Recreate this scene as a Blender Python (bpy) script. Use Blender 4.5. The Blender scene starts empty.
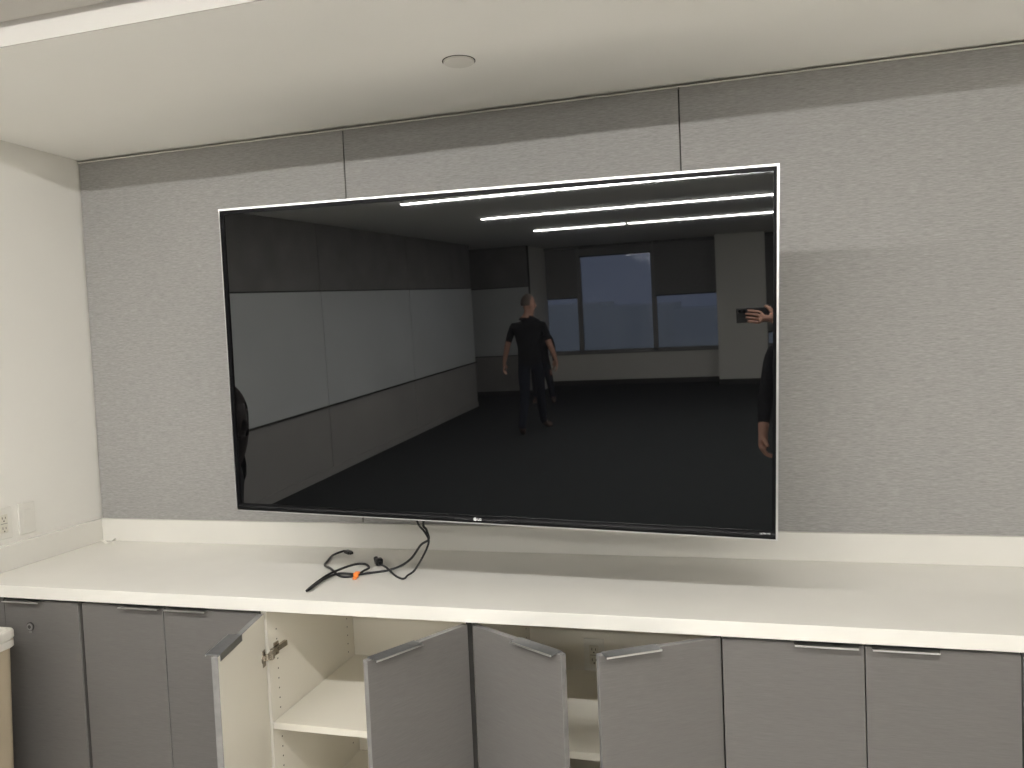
import bpy, bmesh, math, random
from math import sin, cos, pi, radians, sqrt
from mathutils import Vector, Matrix
random.seed(4)
S = bpy.context.scene
COL = S.collection

# ------------------------------------------------------------------ materials
def mat(name, base=(.8, .8, .8), rough=.5, metal=0., spec=.5, ior=1.45, emit=None, strength=0.):
    m = bpy.data.materials.new(name); m.use_nodes = True
    b = m.node_tree.nodes['Principled BSDF']
    b.inputs['Base Color'].default_value = (*base, 1)
    b.inputs['Roughness'].default_value = rough
    b.inputs['Metallic'].default_value = metal
    b.inputs['Specular IOR Level'].default_value = spec
    b.inputs['IOR'].default_value = ior
    if emit:
        b.inputs['Emission Color'].default_value = (*emit, 1)
        b.inputs['Emission Strength'].default_value = strength
    return m

def streaks(m, c0, c1, layers, bump=0., rough=None):
    """noise stretched along local x: woven textile / linear laminate"""
    nt = m.node_tree; N = nt.nodes; L = nt.links; b = N['Principled BSDF']
    tc = N.new('ShaderNodeTexCoord')
    acc = None
    for sx, sy, sz, w, det in layers:
        mp = N.new('ShaderNodeMapping'); mp.inputs['Scale'].default_value = (sx, sy, sz)
        L.new(tc.outputs['Object'], mp.inputs['Vector'])
        nz = N.new('ShaderNodeTexNoise'); nz.inputs['Scale'].default_value = 1; nz.inputs['Detail'].default_value = det
        L.new(mp.outputs['Vector'], nz.inputs['Vector'])
        mu = N.new('ShaderNodeMath'); mu.operation = 'MULTIPLY_ADD'; mu.inputs[1].default_value = w
        L.new(nz.outputs['Fac'], mu.inputs[0])
        if acc is None: mu.inputs[2].default_value = 0
        else: L.new(acc, mu.inputs[2])
        acc = mu.outputs[0]
    tot = sum(l[3] for l in layers)
    mr = N.new('ShaderNodeMapRange'); mr.inputs['From Min'].default_value = .28 * tot; mr.inputs['From Max'].default_value = .72 * tot
    L.new(acc, mr.inputs['Value'])
    mx = N.new('ShaderNodeMix'); mx.data_type = 'RGBA'
    mx.inputs['A'].default_value = (*c0, 1); mx.inputs['B'].default_value = (*c1, 1)
    L.new(mr.outputs['Result'], mx.inputs['Factor']); L.new(mx.outputs['Result'], b.inputs['Base Color'])
    if bump:
        bp = N.new('ShaderNodeBump'); bp.inputs['Strength'].default_value = bump; bp.inputs['Distance'].default_value = .002
        L.new(mr.outputs['Result'], bp.inputs['Height']); L.new(bp.outputs['Normal'], b.inputs['Normal'])
    return m

def mottled(m, c0, c1, scale, bump=0., det=3):
    return streaks(m, c0, c1, [(scale, scale, scale, 1, det)], bump)

M = {}
M['fabric'] = streaks(mat('woven_grey_wallcovering', rough=.8, spec=.25), (.23, .223, .213), (.425, .414, .398),
                      [(28, 28, 340, 1.0, 3), (60, 60, 520, .8, 2), (7, 7, 110, .3, 2)], bump=.2)
M['paint'] = mottled(mat('warm_white_paint', rough=.6, spec=.3), (.79, .77, .72), (.81, .79, .74), 3)
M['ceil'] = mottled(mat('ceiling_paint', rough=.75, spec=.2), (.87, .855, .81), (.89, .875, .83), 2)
M['ceil_dim'] = mottled(mat('dimmed_ceiling_paint', rough=.7, spec=.2), (.52, .50, .465), (.54, .52, .485), 2)  # ceiling paint darkened to offset the strong light on the step
M['solid'] = mottled(mat('white_solid_surface', rough=.22, spec=.45), (.715, .695, .64), (.74, .72, .665), 5)
M['melamine'] = mottled(mat('white_melamine', rough=.4, spec=.4), (.75, .715, .63), (.775, .74, .655), 4)
M['laminate'] = streaks(mat('grey_linear_laminate', rough=.5, spec=.35), (.118, .111, .104), (.160, .152, .143),
                        [(14, 14, 420, 1.0, 3), (40, 40, 700, .8, 2), (3, 3, 60, .25, 2)], bump=.06)
M['edge'] = streaks(mat('grey_edge_band', rough=.45), (.17, .165, .16), (.215, .208, .20), [(40, 40, 40, 1, 2)])
M['alu'] = mottled(mat('satin_aluminium', rough=.32, metal=1.), (.60, .60, .59), (.68, .68, .67), 60)
M['pull'] = mottled(mat('anodised_pull', rough=.38, metal=.9), (.22, .225, .235), (.26, .265, .275), 60)
M['steel'] = mottled(mat('nickel_steel', rough=.25, metal=1.), (.38, .34, .29), (.48, .44, .38), 80)
M['dark'] = mottled(mat('shadow_gap_black', rough=.8, spec=.1), (.02, .019, .018), (.03, .029, .027), 20)
M['gap'] = mottled(mat('dark_reveal', rough=.7, spec=.2), (.05, .048, .045), (.065, .062, .058), 20)
M['plate'] = mottled(mat('white_plate_plastic', rough=.35), (.72, .70, .645), (.74, .72, .665), 30)
M['plate2'] = mottled(mat('ivory_device_plastic', rough=.35), (.66, .63, .54), (.69, .66, .57), 30)
M['bezel'] = mottled(mat('silver_bezel', rough=.28, metal=.85), (.78, .77, .75), (.82, .81, .79), 40)
M['black'] = mottled(mat('gloss_black_plastic', rough=.12, spec=.5), (.004, .004, .0045), (.006, .006, .0065), 20)
M['shell'] = mottled(mat('matt_black_plastic', rough=.6), (.015, .015, .016), (.022, .022, .023), 30)
M['lip'] = mottled(mat('dark_chin_plastic', rough=.25, spec=.12), (.004, .004, .0045), (.006, .006, .0065), 20)
M['screen'] = mottled(mat('dark_screen_glass', rough=.015, spec=.5, ior=2.25), (.0022, .0022, .0025), (.0024, .0024, .0027), 3)
M['text'] = mottled(mat('pale_print', rough=.4, emit=(.9, .9, .88), strength=.04), (.75, .75, .74), (.8, .8, .79), 30)  # print is no lamp; a faint glow is added to its colour
M['cable'] = mottled(mat('black_cable_rubber', rough=.4), (.010, .010, .011), (.016, .016, .017), 60)
M['orange'] = mottled(mat('orange_tie', rough=.5), (.85, .22, .03), (.9, .27, .05), 80)
M['binbody'] = mottled(mat('beige_bin_plastic', rough=.5), (.42, .355, .255), (.45, .38, .275), 12, .05)
M['binlid'] = mottled(mat('white_bin_plastic', rough=.45), (.66, .63, .57), (.69, .66, .60), 12)
M['carpet'] = mottled(mat('charcoal_carpet', rough=.95, spec=.05), (.028, .031, .031), (.045, .049, .049), 45, .4, 5)
M['bounce_floor'] = mottled(mat('pale_bounce_floor', rough=.4), (.74, .715, .67), (.79, .765, .72), 1.2)
M['board'] = mottled(mat('grey_white_board', rough=.3, spec=.4), (.62, .64, .64), (.66, .68, .68), 1.5)
M['lowpanel'] = mottled(mat('taupe_lower_panel', rough=.6), (.33, .32, .305), (.37, .36, .34), 2)
M['uppanel'] = mottled(mat('charcoal_fabric_panel', rough=.85), (.20, .195, .185), (.25, .245, .235), 3)
M['base'] = mottled(mat('black_rubber_base', rough=.6), (.03, .03, .03), (.04, .04, .04), 12)
M['frame'] = mottled(mat('window_frame_paint', rough=.45), (.30, .30, .29), (.34, .34, .33), 8)
M['shade'] = mottled(mat('dark_roller_shade', rough=.9, spec=.1), (.26, .26, .255), (.31, .31, .305), 30)
M['lamp'] = mottled(mat('lamp_diffuser', rough=.5, emit=(1.0, .985, .96), strength=92.), (.8, .8, .8), (.85, .85, .85), 8)
M['lamp_near'] = mottled(mat('bright_lamp_diffuser', rough=.5, emit=(1.0, .985, .96), strength=205.), (.8, .8, .8), (.85, .85, .85), 8)
M['lamp_fill'] = mottled(mat('fill_lamp_diffuser', rough=.5, emit=(1.0, .985, .96), strength=62.), (.8, .8, .8), (.85, .85, .85), 8)
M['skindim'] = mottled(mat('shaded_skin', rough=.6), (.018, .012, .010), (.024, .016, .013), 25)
M['skin'] = mottled(mat('skin', rough=.55), (.46, .25, .18), (.52, .29, .21), 25)
M['shirt'] = mottled(mat('black_cloth', rough=.9, spec=.1), (.012, .012, .013), (.02, .02, .022), 40)
M['trouser'] = mottled(mat('navy_denim', rough=.9, spec=.1), (.014, .017, .026), (.022, .026, .038), 40)
M['shoe'] = mottled(mat('brown_leather', rough=.5), (.10, .06, .05), (.14, .09, .07), 30)
M['hairgrey'] = mottled(mat('short_grey_hair', rough=.8), (.10, .08, .065), (.15, .12, .10), 80)
M['hairdark'] = mottled(mat('dark_hair', rough=.8, spec=.1), (.012, .009, .008), (.025, .02, .016), 80)
M['phone'] = mottled(mat('dark_phone_shell', rough=.35), (.05, .05, .05), (.065, .065, .065), 40)
M['lens'] = mat('lens_glass', (.003, .003, .004), .05, ior=1.6)
M['facade'] = mottled(mat('dusk_facade', rough=.8), (.86, .86, .80), (.93, .93, .86), .2)
g = bpy.data.materials.new('window_glass'); g.use_nodes = True
_nt = g.node_tree; _nt.nodes.clear()
_o = _nt.nodes.new('ShaderNodeOutputMaterial'); _mx = _nt.nodes.new('ShaderNodeMixShader')
_t = _nt.nodes.new('ShaderNodeBsdfTransparent'); _g = _nt.nodes.new('ShaderNodeBsdfGlossy'); _g.inputs['Roughness'].default_value = .02
_t.inputs['Color'].default_value = (.75, .78, .8, 1)
_f = _nt.nodes.new('ShaderNodeFresnel'); _f.inputs['IOR'].default_value = 1.5
_nt.links.new(_f.outputs[0], _mx.inputs[0]); _nt.links.new(_t.outputs[0], _mx.inputs[1]); _nt.links.new(_g.outputs[0], _mx.inputs[2])
_nt.links.new(_mx.outputs[0], _o.inputs[0]); M['glass'] = g

# ------------------------------------------------------------------ mesh helpers
def newbm(): return bmesh.new()

def box(bm, a, b, mtx=None, bev=0., seg=2, mi=0):
    x0, y0, z0 = [min(a[i], b[i]) for i in range(3)]; x1, y1, z1 = [max(a[i], b[i]) for i in range(3)]
    t = bmesh.new()
    vs = [t.verts.new(p) for p in ((x0, y0, z0), (x1, y0, z0), (x1, y1, z0), (x0, y1, z0), (x0, y0, z1), (x1, y0, z1), (x1, y1, z1), (x0, y1, z1))]
    for f in ((0, 3, 2, 1), (4, 5, 6, 7), (0, 1, 5, 4), (1, 2, 6, 5), (2, 3, 7, 6), (3, 0, 4, 7)): t.faces.new([vs[i] for i in f])
    if bev: bmesh.ops.bevel(t, geom=t.edges[:], offset=bev, segments=seg, affect='EDGES', profile=.5)
    merge(bm, t, mtx, mi)

def merge(bm, t, mtx=None, mi=None):
    d = {}
    for v in t.verts: d[v] = bm.verts.new(mtx @ v.co if mtx else v.co)
    for f in t.faces:
        try:
            nf = bm.faces.new([d[v] for v in f.verts]); nf.smooth = f.smooth; nf.material_index = f.material_index if mi is None else mi
        except ValueError: pass
    t.free()

def cyl(bm, p0, p1, r0, r1=None, n=24, mi=0, smooth=True):
    p0 = Vector(p0); p1 = Vector(p1); r1 = r0 if r1 is None else r1
    z = (p1 - p0).normalized(); x = z.orthogonal().normalized(); y = z.cross(x)
    A = [bm.verts.new(p0 + (x * cos(2 * pi * i / n) + y * sin(2 * pi * i / n)) * r0) for i in range(n)]
    B = [bm.verts.new(p1 + (x * cos(2 * pi * i / n) + y * sin(2 * pi * i / n)) * r1) for i in range(n)]
    for i in range(n):
        f = bm.faces.new((A[i], A[(i + 1) % n], B[(i + 1) % n], B[i])); f.smooth = smooth; f.material_index = mi
    f = bm.faces.new(A[::-1]); f.material_index = mi
    f = bm.faces.new(B); f.material_index = mi

def catmull(pts, sub=8):
    P = [Vector(p) for p in pts]; P = [P[0] * 2 - P[1]] + P + [P[-1] * 2 - P[-2]]
    out = []
    for i in range(1, len(P) - 2):
        a, b, c, d = P[i - 1:i + 3]
        for k in range(sub):
            t = k / sub
            out.append(.5 * ((2 * b) + (c - a) * t + (2 * a - 5 * b + 4 * c - d) * t * t + (3 * b - a - 3 * c + d) * t ** 3))
    out.append(P[-2]); return out

def tube(bm, pts, r, n=10, sub=8):
    P = catmull(pts, sub); rings = []
    up = Vector((0.13, .2, 1)).normalized()
    for i, p in enumerate(P):
        t = (P[min(i + 1, len(P) - 1)] - P[max(i - 1, 0)]).normalized()
        x = (up - t * up.dot(t)).normalized(); y = t.cross(x); up = x
        rings.append([bm.verts.new(p + (x * cos(2 * pi * k / n) + y * sin(2 * pi * k / n)) * r) for k in range(n)])
    for a, b in zip(rings, rings[1:]):
        for k in range(n):
            f = bm.faces.new((a[k], a[(k + 1) % n], b[(k + 1) % n], b[k])); f.smooth = True
    bm.faces.new(rings[0][::-1]); bm.faces.new(rings[-1])

def ball(bm, c, rx, ry, rz, n=16, mi=0, mtx=None):
    t = bmesh.new(); bmesh.ops.create_uvsphere(t, u_segments=n, v_segments=n // 2 + 2, radius=1)
    for v in t.verts: v.co = Vector((v.co.x * rx, v.co.y * ry, v.co.z * rz))
    for f in t.faces: f.smooth = True
    m = Matrix.Translation(Vector(c)) @ (mtx if mtx else Matrix())
    merge(bm, t, m, mi)

def obj(name, bm, mats, parent=None, mtx=None):
    me = bpy.data.meshes.new(name)
    bmesh.ops.recalc_face_normals(bm, faces=bm.faces[:])
    bm.to_mesh(me); bm.free()
    for m in (mats if isinstance(mats, (list, tuple)) else [mats]): me.materials.append(m)
    o = bpy.data.objects.new(name, me); COL.objects.link(o)
    if parent: o.parent = parent
    if mtx is not None: o.matrix_local = mtx
    return o

def tag(o, label, cat, group=None):
    o['label'] = label; o['category'] = cat
    if group: o['group'] = group
    return o

def thing(name, label, cat, loc=(0, 0, 0), group=None):
    o = bpy.data.objects.new(name, None); COL.objects.link(o); o.location = loc; o.empty_display_size = .05
    return tag(o, label, cat, group)

def struct(name, bm, m, parent=None):
    o = obj(name, bm, m, parent)
    if parent is None: o['kind'] = 'structure'
    return o

def sbox(name, a, b, m, parent=None, bev=0):
    bm = newbm(); box(bm, a, b, bev=bev); return struct(name, bm, m, parent)

# ------------------------------------------------------------------ room dimensions (metres; TV wall is y = 0, room runs to -y)
ZS, ZM, ZH = 2.50, 2.563, 2.70          # soffit, mid and main ceiling heights
YS, YM, YL = -1.038, -1.20, -1.85                  # soffit edge, second step
XR = 6.2                                # right wall
XA, YA, YB, YW = -1.80, -11.51, -12.75, -14.16
ZT, ZB = .907, 1.0                      # worktop, top of the splashback
YF, YD = -.636, -.616                   # worktop front, door fronts

sbox('floor', (-4.2, YW - .3, -.1), (XR + .15, -3.9, 0), M['carpet'])
sbox('floor', (-4.2, -3.9, -.1), (XR + .15, .2, 0), M['bounce_floor'])  # unseen pale stretch, added to bounce light up under the soffit
# ceiling
bm = newbm(); box(bm, (-.15, YS, ZS), (XR + .15, .2, 3.0)); struct('ceiling', bm, M['ceil'])
bm = newbm(); box(bm, (-.15, YM, ZM), (XR + .15, YS + .0, 3.0)); struct('ceiling', bm, M['ceil_dim'])
sbox('dimmed_step_face', (.0, YS - .004, ZS - .0005), (XR, YS - .0002, ZM), M['ceil_dim'])  # thin board added with the darkened paint, so the lit face stays down
bm = newbm(); box(bm, (-4.2, YW - .3, ZH), (XR + .15, YM, 3.0)); struct('ceiling', bm, M['ceil'])
# TV wall: backing with fabric panels 4 ft wide
wb = sbox('wall_back', (-.15, .022, -.02), (XR + .15, .2, ZS), M['gap'])
PX = [0.004, 1.2186, 2.4544, 3.675, 4.90, XR]
for i in range(5):
    bm = newbm(); box(bm, (PX[i] + .0022, 0, ZB - .06), (PX[i + 1] - .0022, .0215, ZS - .0127), bev=.0012, seg=1)
    p = obj('fabric_panel', bm, M['fabric'], wb)
sbox('trim_1', (.001, -.003, ZS - .0125), (XR, .021, ZS - .0085), M['plate'])
# left wall beside the worktop
wl = sbox('wall_left', (-.15, YL, -.02), (0, .022, ZH), M['paint'])
sbox('wall_right', (XR, YW - .3, -.02), (XR + .15, .022, ZH), M['paint'])
# return of the left wall and the panelled side wall of the wide part of the room
sbox('wall_return', (-4.2, YL, -.02), (-.15, YL + .15, ZH), M['paint'])
ws = sbox('wall_side', (XA - .15, YA, -.02), (XA - .02, YL, ZH), M['gap'])
seams = [YL, -3.845, -6.328, -8.811, YA]
for a, b in zip(seams, seams[1:]):
    for nm, z0, z1, m in (('lower_panel', .085, .745, 'lowpanel'), ('writing_board', .760, 1.982, 'board'), ('upper_panel', 1.996, ZH - .002, 'uppanel')):
        bm = newbm(); box(bm, (XA - .02, b + .006, z0), (XA, a - .006, z1), bev=.002, seg=1); obj(nm, bm, M[m], ws)
bm = newbm(); box(bm, (XA - .005, YA, .742), (XA + .018, YL, .760), bev=.003); obj('rail', bm, M['gap'], ws)
sbox('baseboard_side', (XA - .02, YA, 0), (XA + .008, YL, .085), M['lowpanel'])
# far panelled wall and its end
wf = sbox('wall_far', (-4.2, YB - .15, -.02), (-1.12, YB - .02, ZH), M['gap'])
for nm, z0, z1, m in (('lower_panel', .1, .735, 'lowpanel'), ('writing_board', .750, 1.97, 'board'), ('upper_panel', 1.985, ZH - .002, 'uppanel')):
    bm = newbm(); box(bm, (-4.0, YB - .02, z0), (-1.12, YB, z1), bev=.002, seg=1); obj(nm, bm, M[m], wf)
sbox('baseboard_far', (-4.2, YB - .02, 0), (-1.12, YB + .008, .1), M['base'])
sbox('wall_end', (-1.27, YW - .1, -.02), (-1.12, YB - .15, ZH), M['paint'])
sbox('wall_outer', (-4.35, YW - .3, -.02), (-4.2, YL + .15, ZH), M['paint'])
# window wall
ZSILL = .637
bm = newbm()
box(bm, (-4.2, YW - .2, -.02), (XR, YW, ZSILL)); box(bm, (-4.2, YW - .2, ZSILL), (-1.62, YW, ZH)); box(bm, (4.85, YW - .2, ZSILL), (XR, YW, ZH))
struct('wall_front', bm, M['paint'])
sbox('pillar', (2.16, YW, -.02), (3.01, -13.64, ZH), M['paint'])
sbox('baseboard_front', (-1.12, YW, 0), (2.16, YW + .012, .1), M['base'])
sbox('baseboard_pillar', (2.15, -13.64, 0), (3.02, -13.628, .1), M['base'])
WX = [-1.62, -.46, .99, 2.20, 3.0, 4.85]
def window(i, x0, x1):
    bm = newbm(); w = .045
    for a, b in (((x0, ZSILL), (x1, ZSILL + w)), ((x0, ZH - w), (x1, ZH)), ((x0, ZSILL), (x0 + w, ZH)), ((x1 - w, ZSILL), (x1, ZH))):
        box(bm, (a[0], YW - .12, a[1]), (b[0], YW - .02, b[1]))
    box(bm, (x0 - .01, YW - .02, ZSILL - .03), (x1 + .01, YW + .03, ZSILL))
    f = struct('window_%d' % i, bm, M['frame'])
    bm = newbm(); box(bm, (x0 + w, YW - .075, ZSILL + w), (x1 - w, YW - .065, ZH - w)); obj('pane', bm, M['glass'], f)
for i, (a, b) in enumerate(((WX[0], WX[1]), (WX[1], WX[2]), (WX[2], WX[3]), (WX[4], WX[5]))): window(i + 1, a, b)
for x0, x1, zb, lab in ((-1.115, WX[1] - .03, 1.72, 'dark roller shade half lowered over window reflected behind the walking man'),
                        (WX[1] + .03, WX[2] - .03, 2.50, 'dark roller shade rolled nearly fully up over blue window reflected in screen'),
                        (WX[2] + .03, WX[3] - .05, 1.68, 'dark roller shade half lowered beside the white pillar reflected in screen'),
                        (WX[4] + .03, WX[5] - .03, 0.9, 'dark roller shade lowered beyond white pillar, behind reflected phone')):
    t = thing('roller_shade', lab, 'shade', ((x0 + x1) / 2, YW, ZH), 'roller shades on the windows')
    h = (x1 - x0) / 2
    bm = newbm(); box(bm, (-h, -.004, zb - ZH), (h, .002, -.03)); obj('shade_cloth', bm, M['shade'], t)
    bm = newbm(); cyl(bm, (-h, .03, -.035), (h, .03, -.035), .027); obj('roller', bm, M['shade'], t)
    bm = newbm(); box(bm, (-h, -.01, zb - ZH - .02), (h, .008, zb - ZH + .002), bev=.003); obj('hem_bar', bm, M['gap'], t)
# outside, past the windows: pale roofs below a dusk sky
sbox('exterior_ground', (-160, -300, -6.2), (160, YW - 1, -6), M['facade'])
bm = newbm()
random.seed(9)
for i in range(26):
    x = -120 + i * 9.5; h = random.uniform(4.5, 7.2); d = 100 + random.uniform(0, 3)
    box(bm, (x, -d - 14, -6), (x + 9.6, -d, -6 + h + .4))
struct('exterior_buildings', bm, M['facade'])

# ------------------------------------------------------------------ worktop
t = thing('countertop', 'long white worktop with splashback running along the wall under the television', 'countertop', (0, 0, ZT))
XE = 3.985
bm = newbm(); box(bm, (.001, YF, .8656 - ZT), (XE, -.001, 0), bev=.0015, seg=2); obj('worktop_slab', bm, M['solid'], t)
bm = newbm(); box(bm, (.021, -.02, .0002), (XE, -.0005, ZB - ZT), bev=.0012); obj('splashback', bm, M['solid'], t)
bm = newbm(); box(bm, (.0005, YF + .002, .0002), (.0205, -.0005, ZB - ZT), bev=.0012); obj('splashback', bm, M['solid'], t)

# ------------------------------------------------------------------ cabinets
DT, DB = .852, .115                     # door top and bottom
def handle_bm(side, w, mg=.014, lip=0):
    """edge pull on the top edge of a door; the lip hangs forward. Door local: x 0..w from hinge, y 0 is the front, +y back"""
    x1 = w - mg; x0 = x1 - .153
    bm = newbm()
    box(bm, (x0, -.001, 0), (x1, .0185, .0022))                       # plate over the door edge
    box(bm, (x0, -.021, -.0005), (x1, 0, .0022), mi=lip)                      # lip
    box(bm, (x0, -.0225, -.0028), (x1, -.0195, .0022), bev=.0008, seg=1, mi=1)   # turned-down nose
    box(bm, (x0, .0185, -.018), (x1, .0203, .0022))
    return bm
def hinge_bm():
    bm = newbm()
    cyl(bm, (.022, .0175, 0), (.022, .0205, 0), .0175, n=20)
    box(bm, (.012, .019, -.026), (.034, .0225, .026), bev=.0015)
    box(bm, (.003, .020, -.008), (.026, .034, .008), bev=.002)
    box(bm, (-.008, .028, -.011), (.012, .045, .011), bev=.002)
    return bm
def arm_bm():
    bm = newbm()
    box(bm, (0, -.075, -.009), (.012, .010, .009), bev=.002)
    box(bm, (0, -.055, -.021), (.005, -.030, .021), bev=.0015)
    cyl(bm, (.012, -.043, 0), (.0135, -.043, 0), .004, n=10); cyl(bm, (.005, -.043, .015), (.007, -.043, .015), .003, n=8); cyl(bm, (.005, -.043, -.015), (.007, -.043, -.015), .003, n=8)
    return bm
def door(cab, hx, w, ang, left, lock=False, hinges=False, mg=.014, dx=0, dy=0):
    """hx hinge edge (world x), left = hinged on its left side, ang in degrees"""
    s = 1 if left else -1
    m = Matrix.Translation((hx, YD, DT)) @ Matrix.Rotation(radians(-ang if left else ang), 4, 'Z') @ Matrix.Diagonal((s, 1, 1, 1))
    if ang > 2:     # pivot sits a little behind the front so the open door clears its neighbour
        m = Matrix.Translation((hx + s * .010 + dx, YD + .010 + dy, DT)) @ Matrix.Rotation(radians(-ang if left else ang), 4, 'Z') @ Matrix.Diagonal((s, 1, 1, 1)) @ Matrix.Translation((-.010, -.010, 0))
    def put(bm): bmesh.ops.transform(bm, matrix=m, verts=bm.verts[:]); return bm
    loc = cab.location
    inv = Matrix.Translation(-Vector(loc))
    # door slab: front laminate / edges / white inside
    bm = newbm(); box(bm, (.0, 0, DB - DT), (w, .019, 0), bev=.0007, seg=1)
    for f in bm.faces:
        f.normal_update(); c = f.calc_center_median(); n = f.normal
        f.material_index = 0 if n.y < -.9 else (2 if n.y > .9 else 1)
    # keep the grain in the door's own axes: object origin at the hinge
    rm = inv @ m
    if s < 0:
        bmesh.ops.transform(bm, matrix=Matrix.Diagonal((-1, 1, 1, 1)), verts=bm.verts[:])
        rm = rm @ Matrix.Diagonal((-1, 1, 1, 1))
    d = obj('door', bm, [M['laminate'], M['edge'], M['melamine']], cab, rm)
    def sub(nm, b2, mt):
        if s < 0: bmesh.ops.transform(b2, matrix=Matrix.Diagonal((-1, 1, 1, 1)), verts=b2.verts[:])
        return obj(nm, b2, mt, d)
    h = sub('handle', handle_bm(left, w, mg, 1 if ang < 2 else 0), [M['pull'], M['alu']]); h['label'] = 'brushed aluminium edge pull'  # closed doors get a paler lip: the light it catches put into the metal
    if hinges:
        for z in (-.105, -.60):
            b2 = hinge_bm(); bmesh.ops.transform(b2, matrix=Matrix.Translation((0, 0, z - .028)), verts=b2.verts[:]); hh = sub('hinge', b2, M['steel'])
    if lock:
        lx = w - .108
        b2 = newbm(); cyl(b2, (lx, 0, -.090), (lx, -.003, -.090), .0150, n=28, mi=1); cyl(b2, (lx, -.003, -.090), (lx, -.0055, -.090), .0118, n=24)
        cyl(b2, (lx, -.0055, -.090), (lx, -.0062, -.090), .0062, n=20, mi=1); box(b2, (lx - .0012, -.0068, -.096), (lx + .0012, -.006, -.084), mi=1); box(b2, (lx - .007, -.003, -.112), (lx + .006, 0, -.101), bev=.001)
        sub('lock', b2, [M['edge'], M['gap']])
    return d
def cabinet(x0, x1, label, shelf=True, interior=True, dark=()):
    t = thing('base_cabinet', label, 'cabinet', ((x0 + x1) / 2, -.3, 0), 'base cabinets under the worktop')
    L = Vector(t.location)
    def part(nm, a, b, m, bev=.0006):
        bm = newbm(); box(bm, Vector(a) - L, Vector(b) - L, bev=bev, seg=1); return obj(nm, bm, m, t)
    yb, yf, tk = -.012, YD + .0215, .018
    zt = .8600
    for s, xa in ((1, x0), (-1, x1)):
        bm = newbm(); xin = xa + s * tk
        box(bm, Vector((xa, yf, .10)) - L, Vector((xin, yb, zt)) - L)
        if not interior or s in dark: box(bm, Vector((xa, yf - .0015, .10)) - L, Vector((xin, yf, zt)) - L, mi=1)
        if interior:                       # rows of shelf-pin holes
            for y in (-.545, -.075):
                for k in range(20):
                    z = .17 + k * .032
                    cyl(bm, Vector((xin - s * .001, y, z)) - L, Vector((xin + s * .0004, y, z)) - L, .0027, n=8, mi=1)
        obj('side_panel', bm, [M['melamine'], M['gap']], t)
    part('back_panel', (x0 + tk, -.026, .118), (x1 - tk, yb, zt), M['melamine'])
    part('bottom_panel', (x0 + tk, yf, .10), (x1 - tk, -.026, .118), M['melamine'])
    part('top_rail', (x0 + tk, -.13, zt - .018), (x1 - tk, -.026, zt), M['melamine'])
    part('toe_kick', (x0, -.545, 0), (x1, -.53, .10), M['gap'])
    if shelf: part('shelf', (x0 + tk + .002, YD + .022, .473), (x1 - tk - .002, -.030, .495), M['melamine'])
    return t
# gap strip behind the doors keeps the joints dark
cA = cabinet(.112, .468, 'grey single-door base cabinet with lock, nearest the white side wall beside the bin', False, False)
L = Vector(cA.location); bm = newbm(); box(bm, Vector((.006, YD + .002, 0.0)) - L, Vector((.1115, YD + .03, .86)) - L); box(bm, Vector((.1115, YD + .002, 0.0)) - L, Vector((.1455, YD + .0195, .86)) - L); obj('filler_strip', bm, M['laminate'], cA)
bm = newbm(); box(bm, Vector((.4615, YD + .006, .10)) - L, Vector((.4690, YD + .020, .858)) - L); obj('gap_strip', bm, M['gap'], cA)
door(cA, .4610, .312, 0, False, lock=True)
cB = cabinet(.4695, 1.1485, 'grey base cabinet with both doors closed, between the locked cabinet and open cabinet', False, False)
door(cB, .4780, .3215, 0, True, mg=.004); door(cB, 1.1465, .3435, 0, False, mg=.017)
cC = cabinet(1.1500, 1.8500, 'grey base cabinet with doors open wide showing hinge and white shelf', dark=(-1,))
door(cC, 1.1520, .3465, 77.0, True, hinges=True, dx=.006, dy=-.024); door(cC, 1.8485, .3465, 60.3, False, hinges=True, dx=-.0087, dy=-.0125)
L = Vector(cC.location)
for z in (.719, .224):
    bm = arm_bm(); bmesh.ops.transform(bm, matrix=Matrix.Translation(Vector((1.1682, -.512, z)) - L), verts=bm.verts[:]); obj('hinge_arm', bm, M['steel'], cC)
cD = cabinet(1.8515, 2.5535, 'grey base cabinet with doors partly open, power outlet showing inside', dark=(1, -1))
door(cD, 1.8530, .3465, 30.6, True, hinges=True, dx=.010, dy=-.0088); door(cD, 2.5520, .3465, 30.5, False, hinges=True, dx=-.003)
cE = cabinet(2.5550, 3.2565, 'grey base cabinet with both doors closed, right of the open cabinets', False, False)
door(cE, 2.5565, .3475, 0, True); door(cE, 3.2550, .3475, 0, False)
cF = cabinet(3.2580, 3.9595, 'grey closed base cabinet at the far right end of the row', False, False)
door(cF, 3.2595, .3475, 0, True); door(cF, 3.9580, .3475, 0, False)

# ------------------------------------------------------------------ outlets and switch
def plate_bm(w, h, d=.006):
    bm = newbm(); box(bm, (-w / 2, -d, -h / 2), (w / 2, 0, h / 2), bev=.0022, seg=2); return bm
def outlet(label, loc, rot, mats=('plate', 'plate2')):
    t = thing('power_outlet', label, 'outlet', loc); t.rotation_euler = (0, 0, rot)
    obj('cover_plate', plate_bm(.072, .116), M[mats[0]], t)
    bm = newbm(); box(bm, (-.0165, -.0085, -.0335), (.0165, -.005, .0335), bev=.001, seg=1)
    obj('receptacle', bm, M[mats[1]], t)
    bm = newbm()
    for z in (.019, -.019):
        box(bm, (-.0075, -.0089, z - .002), (-.0055, -.0084, z + .007)); box(bm, (.0055, -.0089, z - .002), (.0075, -.0084, z + .006))
        cyl(bm, (0, -.0084, z - .009), (0, -.0089, z - .009), .0026, n=10)
    box(bm, (-.014, -.0088, -.0006), (.014, -.0084, .0006))
    obj('slots', bm, M['dark'], t)
    return t
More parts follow.
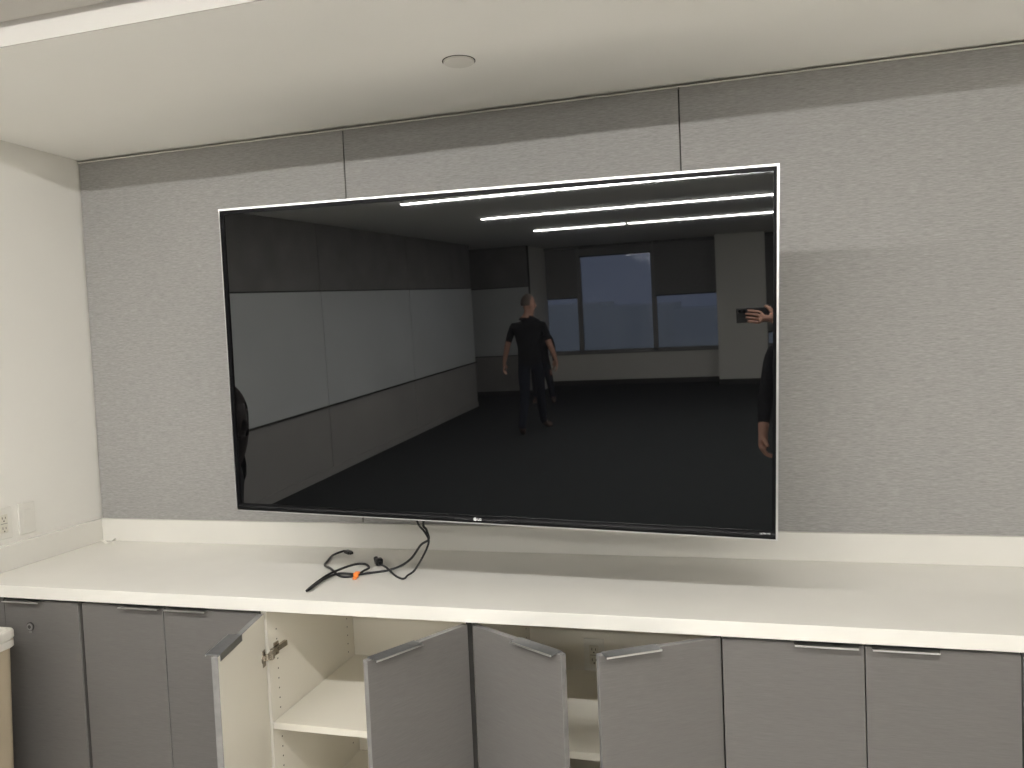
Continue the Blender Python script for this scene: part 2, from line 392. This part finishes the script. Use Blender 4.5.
outlet('ivory duplex power outlet on the white side wall, cut by picture edge', (0, -.470, 1.080), pi / 2)
t = thing('blank_wall_plate', 'plain white rectangular wall plate beside the outlet on side wall', 'wall plate', (0, -.368, 1.080)); t.rotation_euler = (0, 0, pi / 2)
obj('cover_plate', plate_bm(.072, .116, .007), M['plate'], t)
bm = newbm(); box(bm, (-.0165, -.0082, -.0335), (.0165, -.0065, .0335), bev=.0008, seg=1); obj('rocker', bm, M['plate'], t)
outlet('white power outlet inside the partly open cabinet on its back panel', (2.102, -.0265, .553), 0)

# ceiling cover plate
t = thing('sprinkler_cover', 'small round white sprinkler cover plate on the ceiling above television', 'ceiling fitting', (1.849, -.478, ZS))
bm = newbm(); cyl(bm, (0, 0, 0), (0, 0, -.004), .0465, .0465, n=48); cyl(bm, (0, 0, -.004), (0, 0, -.0065), .0465, .043, n=48); obj('cover_disc', bm, M['plate'], t)
bm = newbm(); cyl(bm, (0, 0, .001), (0, 0, -.0012), .0495, n=48); obj('shadow_ring', bm, M['gap'], t)

# scrap on the worktop
bm = newbm()
P = [(-.036 + .072 * i / 12, .004 * sin(i * .9), -.0 + .0015 + .015 * (abs(i - 5) / 6) ** 2) for i in range(13)]
rows = [[bm.verts.new((x, y + dy, z + (.001 if dy else 0))) for x, y, z in P] for dy in (-.008, .008)]
for i in range(12): bm.faces.new((rows[0][i], rows[0][i + 1], rows[1][i + 1], rows[1][i])).smooth = True
o = obj('plastic_scrap', bm, M['plate'], None, Matrix.Translation((.088, -.062, ZT))); tag(o, 'tiny curled white scrap lying in the worktop corner', 'scrap')

# ------------------------------------------------------------------ television
Cc = Vector((1.88462, -.57404, 1.61679)); n1 = Vector((-.00327, -.99953, -.03039)); R1 = Vector((.99965, -.00247, -.02645)); U1 = n1.cross(R1).normalized()
if U1.z < 0: U1 = -U1
TM = Matrix((R1, n1, U1)).transposed().to_4x4(); TM.translation = Cc      # local x right, y out towards the room, z up
tv = thing('television', 'large flat black television with thin silver frame mounted out from the grey wall', 'television')
tv.matrix_world = TM
TL, TR, BR, BL = [(-.8192, .4764), (.8373, .4912), (.8351, -.4895), (-.8121, -.4746)]
def quad(u, v, inset=(0, 0, 0, 0)):
    """u,v in 0..1 from bottom-left over the TV outline"""
    x = (BL[0] * (1 - u) + BR[0] * u) * (1 - v) + (TL[0] * (1 - u) + TR[0] * u) * v
    z = (BL[1] * (1 - u) + BR[1] * u) * (1 - v) + (TL[1] * (1 - u) + TR[1] * u) * v
    return x, z
W_, H_ = 1.652, .966
def ring(bm, o, i, y0, y1):
    """frame between outline inset o (l,r,b,t metres) and inset i, from depth y0 (back) to y1 (front)"""
    def cr(s):
        l, r, b, t_ = s
        return [quad(l / W_, b / H_), quad(1 - r / W_, b / H_), quad(1 - r / W_, 1 - t_ / H_), quad(l / W_, 1 - t_ / H_)]
    A = cr(o); B = cr(i)
    v = [[bm.verts.new((x, y, z)) for x, z in Q] for Q, y in ((A, y0), (A, y1), (B, y1), (B, y0))]
    for k in range(4):
        j = (k + 1) % 4
        for a in range(4):
            b = (a + 1) % 4
            bm.faces.new((v[a][k], v[a][j], v[b][j], v[b][k]))
z4 = (0, 0, 0, 0)
bm = newbm(); ring(bm, z4, (.0022, .0058, .003, .0058), -.030, .004); f = obj('frame', bm, M['bezel'], tv); f['label'] = 'thin silver metal frame'
bm = newbm(); ring(bm, (.0022, .0058, .003, .0058), (.0145, .0145, .024, .017), -.02, .0022); obj('black_border', bm, M['lip'], tv)
# screen glass, bowed by a millimetre or so
K = (.43536, .38601, 1.00117, .81872, -.37507, -.40584, .05225)
bm = newbm(); NX, NY = 72, 44; G = []
ins = (.0145, .0145, .024, .017)
for j in range(NY + 1):
    row = []
    for i in range(NX + 1):
        u = ins[0] / W_ + (1 - (ins[0] + ins[1]) / W_) * i / NX; v = ins[2] / H_ + (1 - (ins[2] + ins[3]) / H_) * j / NY
        x, z = quad(u, v); a, b = x / .875, z / .51
        h = K[0] * a * a + K[1] * a * b + K[2] * b * b + K[3] * a ** 3 + K[4] * a * a * b + K[5] * a * b * b + K[6] * b ** 3
        row.append(bm.verts.new((x, -.0022 + h * 1e-3, z)))
    G.append(row)
for j in range(NY):
    for i in range(NX): bm.faces.new((G[j][i], G[j][i + 1], G[j + 1][i + 1], G[j + 1][i])).smooth = True
obj('screen', bm, M['screen'], tv)
bm = newbm(); box(bm, (-.805, -.030, -.466), (.820, -.018, .470), bev=.004); box(bm, (-.58, -.060, -.43), (.58, -.030, .24), bev=.012); obj('back_shell', bm, M['shell'], tv)
# chin: rounded lower lip with a shallow arc round the emblem
bm = newbm(); n = 60
rows = []
for i in range(n + 1):
    u = .004 + .992 * i / n
    x0, zb = quad(u, .0045); _, zt_ = quad(u, .0235)
    d = min(1, abs(x0 - 0.0) / .09); dip = .0085 * (1 - d * d) if d < 1 else 0
    pr = [(zt_, .0024), (zb + .010 - dip * .6, .0028), (zb + .0085 - dip * .6, .0055), (zb + .002, .0050), (zb, .001)]
    rows.append([bm.verts.new((x0, y, z)) for z, y in pr])
for a, b in zip(rows, rows[1:]):
    for k in range(4): bm.faces.new((a[k], b[k], b[k + 1], a[k + 1])).smooth = (k != 1)
obj('chin', bm, M['lip'], tv)
def text_bm(txt, size, bold=0.):
    cu = bpy.data.curves.new('t', 'FONT'); cu.body = txt; cu.size = size; cu.align_x = 'LEFT'; cu.offset = bold; cu.extrude = .0002
    to = bpy.data.objects.new('t', cu); COL.objects.link(to)
    dg = bpy.context.evaluated_depsgraph_get(); me = bpy.data.meshes.new_from_object(to.evaluated_get(dg))
    bm = newbm(); bm.from_mesh(me); bpy.data.objects.remove(to); bpy.data.meshes.remove(me)
    return bm
def text_at(bm, x, y, z):    # letters stand in the local x-z plane, facing +y (viewer sees +x to the right)
    bmesh.ops.transform(bm, matrix=Matrix.Translation((x, y, z)) @ Matrix(((1, 0, 0, 0), (0, 0, 1, 0), (0, 1, 0, 0), (0, 0, 0, 1))), verts=bm.verts[:]); return bm
bm = text_bm('LG', .0098, .0003); text_at(bm, -.0002, .0060, -.4713)
# round face emblem: ring, inner L stroke and dot
def ringlet(bm, cx, cz, y, r0, r1, a0=0, a1=2 * pi, n=28):
    A = [[bm.verts.new((cx + r * cos(a0 + (a1 - a0) * i / n), y, cz + r * sin(a0 + (a1 - a0) * i / n))) for r in (r0, r1)] for i in range(n + 1)]
    for a, b in zip(A, A[1:]): bm.faces.new((a[0], b[0], b[1], a[1]))
cx, cz, yy = -.0077, -.4678, .0062
cyl(bm, (cx, .0056, cz), (cx, .0061, cz), .0053, n=28)
obj('emblem', bm, M['text'], tv)['label'] = 'small pale round emblem and letters'
bm = newbm(); ringlet(bm, cx, cz, .0063, .0040, .0046, .1, 1.55 * pi)
box(bm, (cx - .0004, .0062, cz - .002), (cx + .0003, .0064, cz + .0024)); box(bm, (cx - .0004, .0062, cz - .002), (cx + .0014, .0064, cz - .0014)); box(bm, (cx + .0014, .0062, cz + .0004), (cx + .0044, .0064, cz - .0003))
cyl(bm, (cx - .002, .0062, cz + .0016), (cx - .002, .0064, cz + .0016), .0006, n=8)
obj('emblem_face', bm, M['gap'], tv)
bm = text_bm('ULTRA HD', .0056); text_at(bm, .7890, .0030, -.4735); obj('badge', bm, M['text'], tv)

# mount arm behind the television
t = thing('wall_mount', 'black articulated bracket holding the television out from the wall', 'wall mount', (1.84, 0, 1.62))
bm = newbm(); box(bm, (-.22, -.02, -.22), (.22, -.001, .22), bev=.003); obj('wall_plate', bm, M['shell'], t)
for s in (-1, 1):
    bm = newbm(); box(bm, (s * .16 - .03, -.26, -.04), (s * .16 + .03, -.02, .04), bev=.006); cyl(bm, (s * .16, -.26, -.05), (s * .16, -.26, .05), .026)
    obj('arm', bm, M['shell'], t)
    bm = newbm(); box(bm, (s * .16 - .025, -.475, -.035), (s * .16 + .025, -.26, .035), bev=.006); obj('fore_arm', bm, M['shell'], t)
bm = newbm(); box(bm, (-.3, -.492, -.04), (.3, -.475, .04), bev=.003)
for s in (-1, 1): box(bm, (s * .22 - .02, -.506, -.2), (s * .22 + .02, -.488, .2), bev=.003)
obj('bracket', bm, M['shell'], t)

# ------------------------------------------------------------------ cables on the worktop
Z = ZT + .0045
t = thing('data_cable', 'long looped black cable with orange tie hanging from the television onto worktop', 'cable', (1.3, -.35, ZT))
L = Vector(t.location)
pts = [(1.66, -.34, 1.22), (1.6093, -.34, 1.0897), (1.617, -.338, 1.060), (1.6226, -.337, 1.0280), (1.585, -.315, 1.003), (1.545, -.305, .955), (1.500, -.305, .925), (1.4518, -.3163, Z),
       (1.4045, -.3500, Z), (1.3725, -.3669, Z), (1.3074, -.375, Z + .002), (1.294, -.450, Z + .004), (1.298, -.515, Z + .004), (1.3015, -.550, Z + .003), (1.2945, -.558, Z + .001), (1.287, -.480, Z + .004),
       (1.293, -.400, Z + .010), (1.322, -.305, Z + .012), (1.356, -.278, Z + .010), (1.384, -.300, Z + .004), (1.386, -.345, Z + .006), (1.375, -.388, Z + .001), (1.325, -.395, Z), (1.265, -.345, Z + .008),
       (1.210, -.290, Z + .004), (1.183, -.2197, Z), (1.168, -.150, Z + .002), (1.184, -.100, Z + .004), (1.2050, -.112, Z + .006)]
bm = newbm(); tube(bm, [Vector(p) - L for p in pts], .0040); obj('cord', bm, M['cable'], t)
bm = newbm(); d = Matrix.Translation(Vector((1.219, -.126, Z + .007)) - L) @ Matrix.Rotation(radians(-35), 4, 'Z')
box(bm, (-.022, -.0095, -.006), (.012, .0095, .006), d, bev=.002); box(bm, (.012, -.007, -.0045), (.022, .007, .0045), d, bev=.001); obj('connector', bm, M['cable'], t)
bm = newbm(); d = Matrix.Translation(Vector((1.379, -.388, Z + .003)) - L) @ Matrix.Rotation(radians(20), 4, 'Z')
for i in range(1):
    cyl(bm, d @ Vector((-.008, 0, 0)), d @ Vector((.008, 0, 0)), .0085, n=14)
box(bm, (-.009, -.030, -.006), (.005, -.006, -.003), d, bev=.001); box(bm, (-.004, -.004, .004), (.012, .012, .010), d, bev=.001)
obj('cable_tie', bm, M['orange'], t)['label'] = 'orange hook-and-loop tie'
t = thing('power_cable', 'black power cable with plug, bent over worktop below the television', 'cable', (1.5, -.3, ZT))
L = Vector(t.location)
pts = [(1.56, -.34, 1.20), (1.5856, -.340, 1.0903), (1.612, -.345, 1.056), (1.628, -.350, 1.030), (1.622, -.352, 1.004), (1.600, -.352, .965), (1.577, -.36, .930), (1.5600, -.378, Z + .006), (1.5540, -.392, Z), (1.540, -.392, Z), (1.505, -.360, Z), (1.4572, -.3156, Z + .010), (1.422, -.276, Z + .008), (1.408, -.262, Z + .008)]
bm = newbm(); tube(bm, [Vector(p) - L for p in pts], .0036); obj('cord', bm, M['cable'], t)
bm = newbm(); d = Matrix.Translation(Vector((1.394, -.245, Z + .010)) - L) @ Matrix.Rotation(radians(38), 4, 'Z')
box(bm, (-.012, -.014, -.012), (.014, .014, .012), d, bev=.005, seg=3); cyl(bm, d @ Vector((0, -.016, 0)), d @ Vector((0, -.034, 0)), .007, .0042, n=12); cyl(bm, d @ Vector((-.004, .012, 0)), d @ Vector((-.004, .024, .009)), .008, n=12)
obj('plug', bm, M['cable'], t)
bm = newbm()
for s in (-1, 1): box(bm, (s * .006 - .0007, .015, -.003), (s * .006 + .0007, .033, .003), d)
obj('plug_blades', bm, M['steel'], t)

# ------------------------------------------------------------------ bin
def rrect(w, d, r, n=6):
    out = []
    for cx_, cy_, a in ((w - r, d - r, 0), (-w + r, d - r, 90), (-w + r, -d + r, 180), (w - r, -d + r, 270)):
        for k in range(n + 1): an = radians(a + 90 * k / n); out.append((cx_ + r * cos(an), cy_ + r * sin(an)))
    return out
def loft(bm, rings, cap0=True, cap1=True):
    R = [[bm.verts.new(p) for p in r] for r in rings]
    for a, b in zip(R, R[1:]):
        for k in range(len(a)):
            f = bm.faces.new((a[k], a[(k + 1) % len(a)], b[(k + 1) % len(b)], b[k])); f.smooth = False
    if cap0: bm.faces.new(R[0][::-1])
    if cap1: bm.faces.new(R[-1])
BX, BY = .173, -.905
t = thing('trash_bin', 'slim beige trash bin with white lid standing in front of the locked cabinet', 'bin', (BX, BY, 0))
def rr(w, d, r, z): return [(x, y, z) for x, y in rrect(w, d, r)]
bm = newbm(); loft(bm, [rr(.092, .170, .03, 0), rr(.098, .176, .03, .01), rr(.117, .192, .03, .735), rr(.110, .185, .028, .735), rr(.09, .168, .028, .03)]); obj('body', bm, M['binbody'], t)
bm = newbm(); loft(bm, [rr(.1185, .1985, .03, .732), rr(.1225, .2025, .03, .736), rr(.1225, .2025, .03, .758), rr(.1185, .1985, .03, .7585), rr(.1185, .1985, .03, .763), rr(.1245, .2045, .032, .765), rr(.1245, .2045, .032, .785), rr(.1215, .2015, .03, .790), rr(.108, .188, .026, .790), rr(.102, .182, .024, .776), rr(.06, .13, .02, .774)]); obj('lid', bm, M['binlid'], t)

# ------------------------------------------------------------------ linear lights
def linear_light(x0, x1, y, label, lamp='lamp'):
    """slim linear fitting on the main ceiling"""
    t = thing('linear_light', label, 'ceiling light', ((x0 + x1) / 2, y, ZH), 'linear ceiling lights')
    h = (x1 - x0) / 2
    bm = newbm(); box(bm, (-h, -.034, -.018), (h, .034, .002), bev=.001, seg=1); obj('housing', bm, M['plate'], t)
    bm = newbm()
    w, d = (.028, .007) if lamp != 'lamp_near' else (.015, .012)
    prof = [(-w, -.017), (-w, -.017 - d + .002), (-w + .003, -.017 - d), (w - .003, -.017 - d), (w, -.017 - d + .002), (w, -.017)]
    loft(bm, [[(x, a, b) for a, b in prof] for x in (-h + .004, h - .004)]); obj('diffuser', bm, M[lamp], t)
linear_light(-.35, 3.5, -2.46, 'linear ceiling light nearest the soffit step, above the photographer', 'lamp_near')
linear_light(3.5, 5.9, -3.7, 'added linear fill light on the far right side of the room, outside the reflection', 'lamp_fill')  # unseen lamp, added as fill for the right side and the room
linear_light(-.35, 5.6, -5.36, 'linear ceiling light whose end touches top edge of screen reflection')
linear_light(-.20, 5.6, -7.30, 'unbroken linear ceiling light, longest bright line reflected in screen')
linear_light(-.14, 1.135, -9.50, 'short linear ceiling light left of the gap in lower reflected line')
linear_light(1.17, 5.6, -9.50, 'linear ceiling light right of the gap in lower reflected line')

# ------------------------------------------------------------------ people (seen in the screen)
def skin_body(name, chains, mats, pick, parent, extra=None):
    """chains: list of lists of (point, radius) or ('@', chain, index) to start from an existing joint"""
    me = bpy.data.meshes.new(name); bm = newbm(); lay = bm.verts.layers.skin.verify(); store = []
    for ch in chains:
        vs = []; prev = None
        for it in ch:
            if it[0] == '@': v = store[it[1]][it[2]]
            else:
                v = bm.verts.new(it[0]); r = it[1]; v[lay].radius = (r, r) if not isinstance(r, tuple) else r
            if prev is not None: bm.edges.new((prev, v))
            vs.append(v); prev = v
        store.append(vs)
    store[0][0][lay].use_root = True
    bm.to_mesh(me); bm.free()
    o = bpy.data.objects.new(name, me); COL.objects.link(o)
    sk = o.modifiers.new('s', 'SKIN'); sk.use_smooth_shade = True; sk.branch_smoothing = .4
    sb = o.modifiers.new('d', 'SUBSURF'); sb.levels = 1; sb.render_levels = 1
    dg = bpy.context.evaluated_depsgraph_get(); m2 = bpy.data.meshes.new_from_object(o.evaluated_get(dg))
    bpy.data.objects.remove(o); bpy.data.meshes.remove(me)
    bm = newbm(); bm.from_mesh(m2); bpy.data.meshes.remove(m2)
    for f in bm.faces: f.material_index = pick(f.calc_center_median()); f.smooth = True
    if extra: extra(bm)
    return obj(name, bm, mats, parent)

def hand_chains(ci, wi, wrist, dirv, side, curl, k=1.):
    """five fingers from a wrist; dirv hand direction, side = thumb side, curl = direction the fingers bend"""
    d = Vector(dirv).normalized(); s = Vector(side); s = (s - d * s.dot(d)).normalized(); c = Vector(curl); c = (c - d * c.dot(d) - s * c.dot(s)).normalized()
    w = Vector(wrist); out = []
    palm = w + d * .045 * k
    out.append([('@', ci, wi), (palm, (.030 * k, .018 * k)), (w + d * .082 * k, (.034 * k, .014 * k))])
    return out, d, s, c
def fingers(w, d, s, c, pi_, k=1., bend=.5):
    ch = []
    w = Vector(w)
    for off, ln in ((.028, .072), (.010, .080), (-.009, .075), (-.027, .060)):
        b = w + (d * .088 + s * off) * k
        a0, a1, a2 = bend * .5, bend * 1.1, bend * 1.7
        p1 = b + (d * cos(a0) + c * sin(a0)) * ln * .42 * k; p2 = p1 + (d * cos(a1) + c * sin(a1)) * ln * .33 * k; p3 = p2 + (d * cos(a2) + c * sin(a2)) * ln * .25 * k
        ch.append([('@', pi_, 2), (b, .0095 * k), (p1, .0088 * k), (p2, .0080 * k), (p3, .0068 * k)])
    b = w + (d * .03 + s * .032) * k; p1 = b + (d * .6 + s * .7 + c * .2).normalized() * .036 * k; p2 = p1 + (d * .85 + s * .3 + c * .4).normalized() * .030 * k
    ch.append([('@', pi_, 1), (b, .0125 * k), (p1, .0105 * k), (p2, .0085 * k)])
    return ch

def person(name, label, J, mats, hair=None, hairfn=None, group=None, heights=None, hands=None, face=(0, 1, 0)):
    """J: joint dictionary in world space"""
    t = thing(name, label, 'person', (J['pelvis'][0], J['pelvis'][1], 0), group); L = Vector(t.location)
    V = lambda k: Vector(J[k]) - L
    F = Vector(face).normalized(); up = Vector((0, 0, 1)); Rr = F.cross(up).normalized()    # person's right
    H = V('head'); hs = J.get('hs', 1.); bk = J.get('bulk', 1.)
    ch = [[(V('pelvis'), (.155, .115)), (V('waist'), (.150 * bk, .112 * bk)), (V('chest'), (.180 * bk, .125 * bk)), (V('neck') - up * .055, (.10 * bk, .085 * bk)), (V('neck'), .056), (H - up * .07 * hs + F * .012, (.062 * hs, .070 * hs)), (H, (.078 * hs, .094 * hs)), (H + up * .065 * hs - F * .005, (.070 * hs, .082 * hs)), (H + up * .105 * hs - F * .01, (.035 * hs, .04 * hs))]]
    base = 1
    for s in ('l', 'r'):
        ch.append([('@', 0, 0), (V('hip_' + s), .100), (V('hip_' + s) * .5 + V('knee_' + s) * .5, .088), (V('knee_' + s), .070), (V('knee_' + s) * .6 + V('ankle_' + s) * .4, .068), (V('ankle_' + s), .052), (V('toe_' + s) * .55 + V('ankle_' + s) * .45 - up * .028, (.042, .036)), (V('toe_' + s), (.036, .026))])
    for s in ('l', 'r'):
        ch.append([('@', 0, 2), (V('sh_' + s), .066), (V('sh_' + s) * .55 + V('el_' + s) * .45, .055), (V('el_' + s), .043), (V('el_' + s) * .6 + V('wr_' + s) * .4, .041), (V('wr_' + s), .027)])
    for i, s in ((3, 'l'), (4, 'r')):
        hd = J['hand_' + s]
        add, d, sd, c = hand_chains(i, 5, V('wr_' + s), hd[0], hd[1], hd[2]); ch += add; pi_ = len(ch) - 1
        ch += fingers(V('wr_' + s), d, sd, c, pi_, bend=hd[3])
    wrists = [V('wr_l'), V('wr_r')]; els = [V('el_l'), V('el_r')]
    zneck = V('neck').z - .01; zw = V('pelvis').z - .05; slv = J.get('sleeve', .3)
    shs = [V('sh_l'), V('sh_r')]
    def pick(c):
        if (c - H).length < .2 and c.z > zneck: return 0
        for s_, e, w in zip(shs, els, wrists):
            ax = w - e; q = (c - e).dot(ax) / ax.length_squared
            dd = (c - e - ax * max(0, min(1.9, q))).length
            if dd < .062 and (c - s_).length > .16 and q > slv: return 0
            hd = Vector(J['hand_l' if w is wrists[0] else 'hand_r'][0]).normalized(); k_h = max(0, min(.2, (c - w).dot(hd)))
            if (c - w - hd * k_h).length < .072 and (c - w).dot(hd) > -.01 and q > .9: return 0
        if c.z < .085 or any((c - V('toe_' + s)).length < .2 and c.z < V('ankle_' + s).z - .0 for s in 'lr'): return 3
        return 1 if c.z > zw else 2
    def extra(bm):
        m = Matrix((Rr, F, up)).transposed().to_4x4()
        def at(x, y, z): return H + (Rr * x + F * y + up * z) * hs
        ball(bm, at(0, .076, -.024), .014, .022, .028, 12, 0, m)         # nose
        for s in (-1, 1):
            ball(bm, at(s * .069, -.004, -.018), .010, .020, .031, 10, 0, m)       # ear
            ball(bm, at(s * .031, .058, .008), .013, .009, .008, 10, 4, m)         # eye
            ball(bm, at(s * .031, .062, .027), .019, .008, .005, 8, 4, m)          # brow
        ball(bm, at(0, .062, -.066), .024, .010, .007, 10, 5, m)         # mouth
    body = skin_body('body', ch, [mats[0], mats[1], mats[2], mats[3], M['hairdark'], mats[0]], pick, t, extra)
    if hair:
        bm = newbm(); m = Matrix((Rr, F, up)).transposed().to_4x4()
        hairfn(bm, H, Rr, F, up, m, hs); obj('hair', bm, hair, t)
    return t

def short_hair(bm, H, Rr, F, up, m, hs):
    b = bmesh.new(); bmesh.ops.create_uvsphere(b, u_segments=24, v_segments=16, radius=1)
    bmesh.ops.delete(b, geom=[v for v in b.verts if v.co.z < -.25 or (v.co.y > .25 and v.co.z < .62)], context='VERTS')
    for v in b.verts: v.co = Vector((v.co.x * .077 * hs, v.co.y * .090 * hs - .008, v.co.z * .112 * hs + .008))
    for f in b.faces: f.smooth = True
    merge(bm, b, Matrix.Translation(H) @ m, 0)
def long_hair(bm, H, Rr, F, up, m, hs):
    b = bmesh.new(); bmesh.ops.create_uvsphere(b, u_segments=24, v_segments=18, radius=1)
    bmesh.ops.delete(b, geom=[v for v in b.verts if (v.co.y > .86 and abs(v.co.z) < .3)], context='VERTS')
    for v in b.verts: v.co = Vector((v.co.x * .098 * hs, v.co.y * .094 * hs - .020, v.co.z * (.125 if v.co.z > 0 else .22) * hs + .012))
    for f in b.faces: f.smooth = True
    merge(bm, b, Matrix.Translation(H) @ m, 0)

PM = [M['skin'], M['shirt'], M['trouser'], M['shoe']]
# man walking away across the room, head turned to the right of the picture
x, y = -.105, -8.75
person('person', 'person in black short-sleeved shirt and dark jeans walking across the room, reflected in screen', dict(
    pelvis=(x, y, .96), waist=(x, y, 1.12), chest=(x, y + .01, 1.36), neck=(x + .005, y, 1.545), head=(x + .02, y - .01, 1.695), hs=1.12, bulk=1.2,
    hip_l=(x + .09, y, .90), knee_l=(x + .07, y - .20, .50), ankle_l=(x + .05, y - .38, .10), toe_l=(x + .13, y - .52, .035),
    hip_r=(x - .09, y, .90), knee_r=(x - .09, y + .02, .50), ankle_r=(x - .10, y + .22, .10), toe_r=(x - .11, y + .08, .03),
    sh_l=(x + .205, y, 1.43), el_l=(x + .275, y + .03, 1.19), wr_l=(x + .34, y - .06, .95), hand_l=((.05, -.1, -1), (-.2, -1, 0), (-1, 0, 0), .5),
    sh_r=(x - .205, y, 1.43), el_r=(x - .29, y + .02, 1.19), wr_r=(x - .37, y - .02, .94), hand_r=((-.05, 0, -1), (.2, -1, 0), (1, 0, 0), .5), sleeve=-.2),
    PM, M['hairgrey'], short_hair, face=(.82, -.55, 0))
# second figure further off, mostly hidden by the first
x, y = -.74, -11.85; k_ = .78
person('person', 'person in dark clothes farther off, half hidden by the walking person in reflection', dict(
    pelvis=(x, y, .93 * k_), waist=(x, y, 1.08 * k_), chest=(x, y, 1.30 * k_), neck=(x, y, 1.48 * k_), head=(x, y + .01, 1.62 * k_),
    hip_l=(x + .09, y, .87 * k_), knee_l=(x + .15, y + .03, .48 * k_), ankle_l=(x + .20, y, .10 * k_), toe_l=(x + .24, y + .17, .03 * k_),
    hip_r=(x - .09, y, .87 * k_), knee_r=(x - .10, y + .03, .48 * k_), ankle_r=(x - .10, y, .10 * k_), toe_r=(x - .12, y + .17, .03 * k_),
    sh_l=(x + .19, y, 1.41 * k_), el_l=(x + .24, y, 1.14 * k_), wr_l=(x + .25, y + .05, .90 * k_), hand_l=((.02, .05, -1), (0, 1, 0), (-1, 0, 0), .4),
    sh_r=(x - .19, y, 1.41 * k_), el_r=(x - .24, y, 1.14 * k_), wr_r=(x - .25, y + .05, .90 * k_), hand_r=((0, .05, -1), (0, 1, 0), (1, 0, 0), .4), sleeve=.95, hs=.9),
    PM, M['hairdark'], short_hair, face=(0, 1, 0))
# photographer: holds the phone out to their left; only their left side shows in the screen
x, y = 3.00, -3.10
person('person', 'person in dark clothes taking the photo with a phone, at right edge of screen', dict(
    pelvis=(x, y, .95), waist=(x, y, 1.10), chest=(x, y, 1.32), neck=(x - .01, y, 1.52), head=(x - .02, y + .02, 1.665),
    hip_l=(x - .09, y, .89), knee_l=(x - .12, y + .02, .50), ankle_l=(x - .13, y, .10), toe_l=(x - .15, y + .17, .03),
    hip_r=(x + .09, y, .89), knee_r=(x + .11, y + .02, .50), ankle_r=(x + .12, y, .10), toe_r=(x + .15, y + .17, .03),
    sh_l=(x - .20, y, 1.43), el_l=(x - .265, y - .02, 1.15), wr_l=(x - .285, y + .10, .96), hand_l=((-.02, .30, -1), (0.1, 1, 0), (1, 0, 0), 1.15),
    sh_r=(x + .20, y, 1.43), el_r=(x + .16, y + .10, 1.22), wr_r=(2.800, -2.764, 1.592), hand_r=((-1, .02, .22), (.2, -.2, 1), (0, -.2, -1), .30), sleeve=.80),
    PM, M['hairdark'], short_hair, face=(-.15, 1, -.05))
# person at the left edge, in profile
x, y = .365, -1.33
person('person', 'person with dark hair standing in profile, cut by left edge of screen', dict(
    pelvis=(x, y, .82), waist=(x + .01, y, .95), chest=(x + .02, y, 1.06), neck=(x + .075, y, 1.215), head=(x + .115, y, 1.352), hs=1.2,
    hip_l=(x, y + .085, .77), knee_l=(x + .03, y + .09, .43), ankle_l=(x - .01, y + .09, .09), toe_l=(x + .15, y + .10, .03),
    hip_r=(x, y - .085, .77), knee_r=(x + .03, y - .09, .43), ankle_r=(x - .01, y - .09, .09), toe_r=(x + .15, y - .10, .03),
    sh_l=(x + .0, y + .17, 1.12), el_l=(x - .02, y + .20, .93), wr_l=(x + .04, y + .20, .77), hand_l=((.2, 0, -1), (1, 0, 0), (0, -1, 0), .5),
    sh_r=(x + .0, y - .17, 1.12), el_r=(x - .02, y - .20, .93), wr_r=(x + .04, y - .20, .77), hand_r=((.2, 0, -1), (1, 0, 0), (0, 1, 0), .5), sleeve=.85),
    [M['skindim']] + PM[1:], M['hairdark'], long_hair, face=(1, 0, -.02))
# the phone taking the picture: lens at the camera's position
CAM = Vector((2.61286, -2.76579, 1.64716))
t = thing('smartphone', 'dark smartphone held sideways by the photographer, reflected at right of screen', 'phone', (CAM.x + .062, CAM.y - .018, CAM.z - .023))
bm = newbm(); box(bm, (-.080, -.0085, -.0385), (.080, 0, .0385), bev=.004, seg=3); obj('case', bm, M['phone'], t)
bm = newbm(); box(bm, (-.076, -.0092, -.035), (.076, -.0086, .035)); obj('display', bm, M['black'], t)
bm = newbm()
for dx in (-.062, -.040): cyl(bm, (dx, 0, .023), (dx, .002, .023), .0075, n=20)
obj('lens', bm, M['lens'], t)

# ------------------------------------------------------------------ world, camera
w = bpy.data.worlds.new('World'); S.world = w; w.use_nodes = True
nt = w.node_tree; bg = nt.nodes['Background']
sky = nt.nodes.new('ShaderNodeTexSky'); sky.sky_type = 'PREETHAM' if False else 'HOSEK_WILKIE'
bg.inputs['Color'].default_value = (.52, .58, .80, 1); bg.inputs['Strength'].default_value = 1.0
nt.nodes.remove(sky)

cd = bpy.data.cameras.new('Camera'); cam = bpy.data.objects.new('Camera', cd); COL.objects.link(cam)
F, yaw, pitch, roll = 799.62488, .27395659, -.04584363, -.0430911
cd.sensor_fit = 'HORIZONTAL'; cd.sensor_width = 36; cd.lens = 36 * F / 1024; cd.clip_start = .05; cd.clip_end = 600
fw = Vector((-sin(yaw) * cos(pitch), cos(yaw) * cos(pitch), sin(pitch))); r0 = fw.cross(Vector((0, 0, 1))).normalized(); u0 = r0.cross(fw)
rt = r0 * cos(roll) + u0 * sin(roll); up = -r0 * sin(roll) + u0 * cos(roll)
m = Matrix((rt, up, -fw)).transposed().to_4x4(); m.translation = CAM; cam.matrix_world = m
S.camera = cam
S.view_settings.view_transform = 'Standard'; S.view_settings.look = 'None'; S.view_settings.exposure = 0; S.view_settings.gamma = 1
S.cycles.use_denoising = True
S.cycles.max_bounces = 10; S.cycles.diffuse_bounces = 6
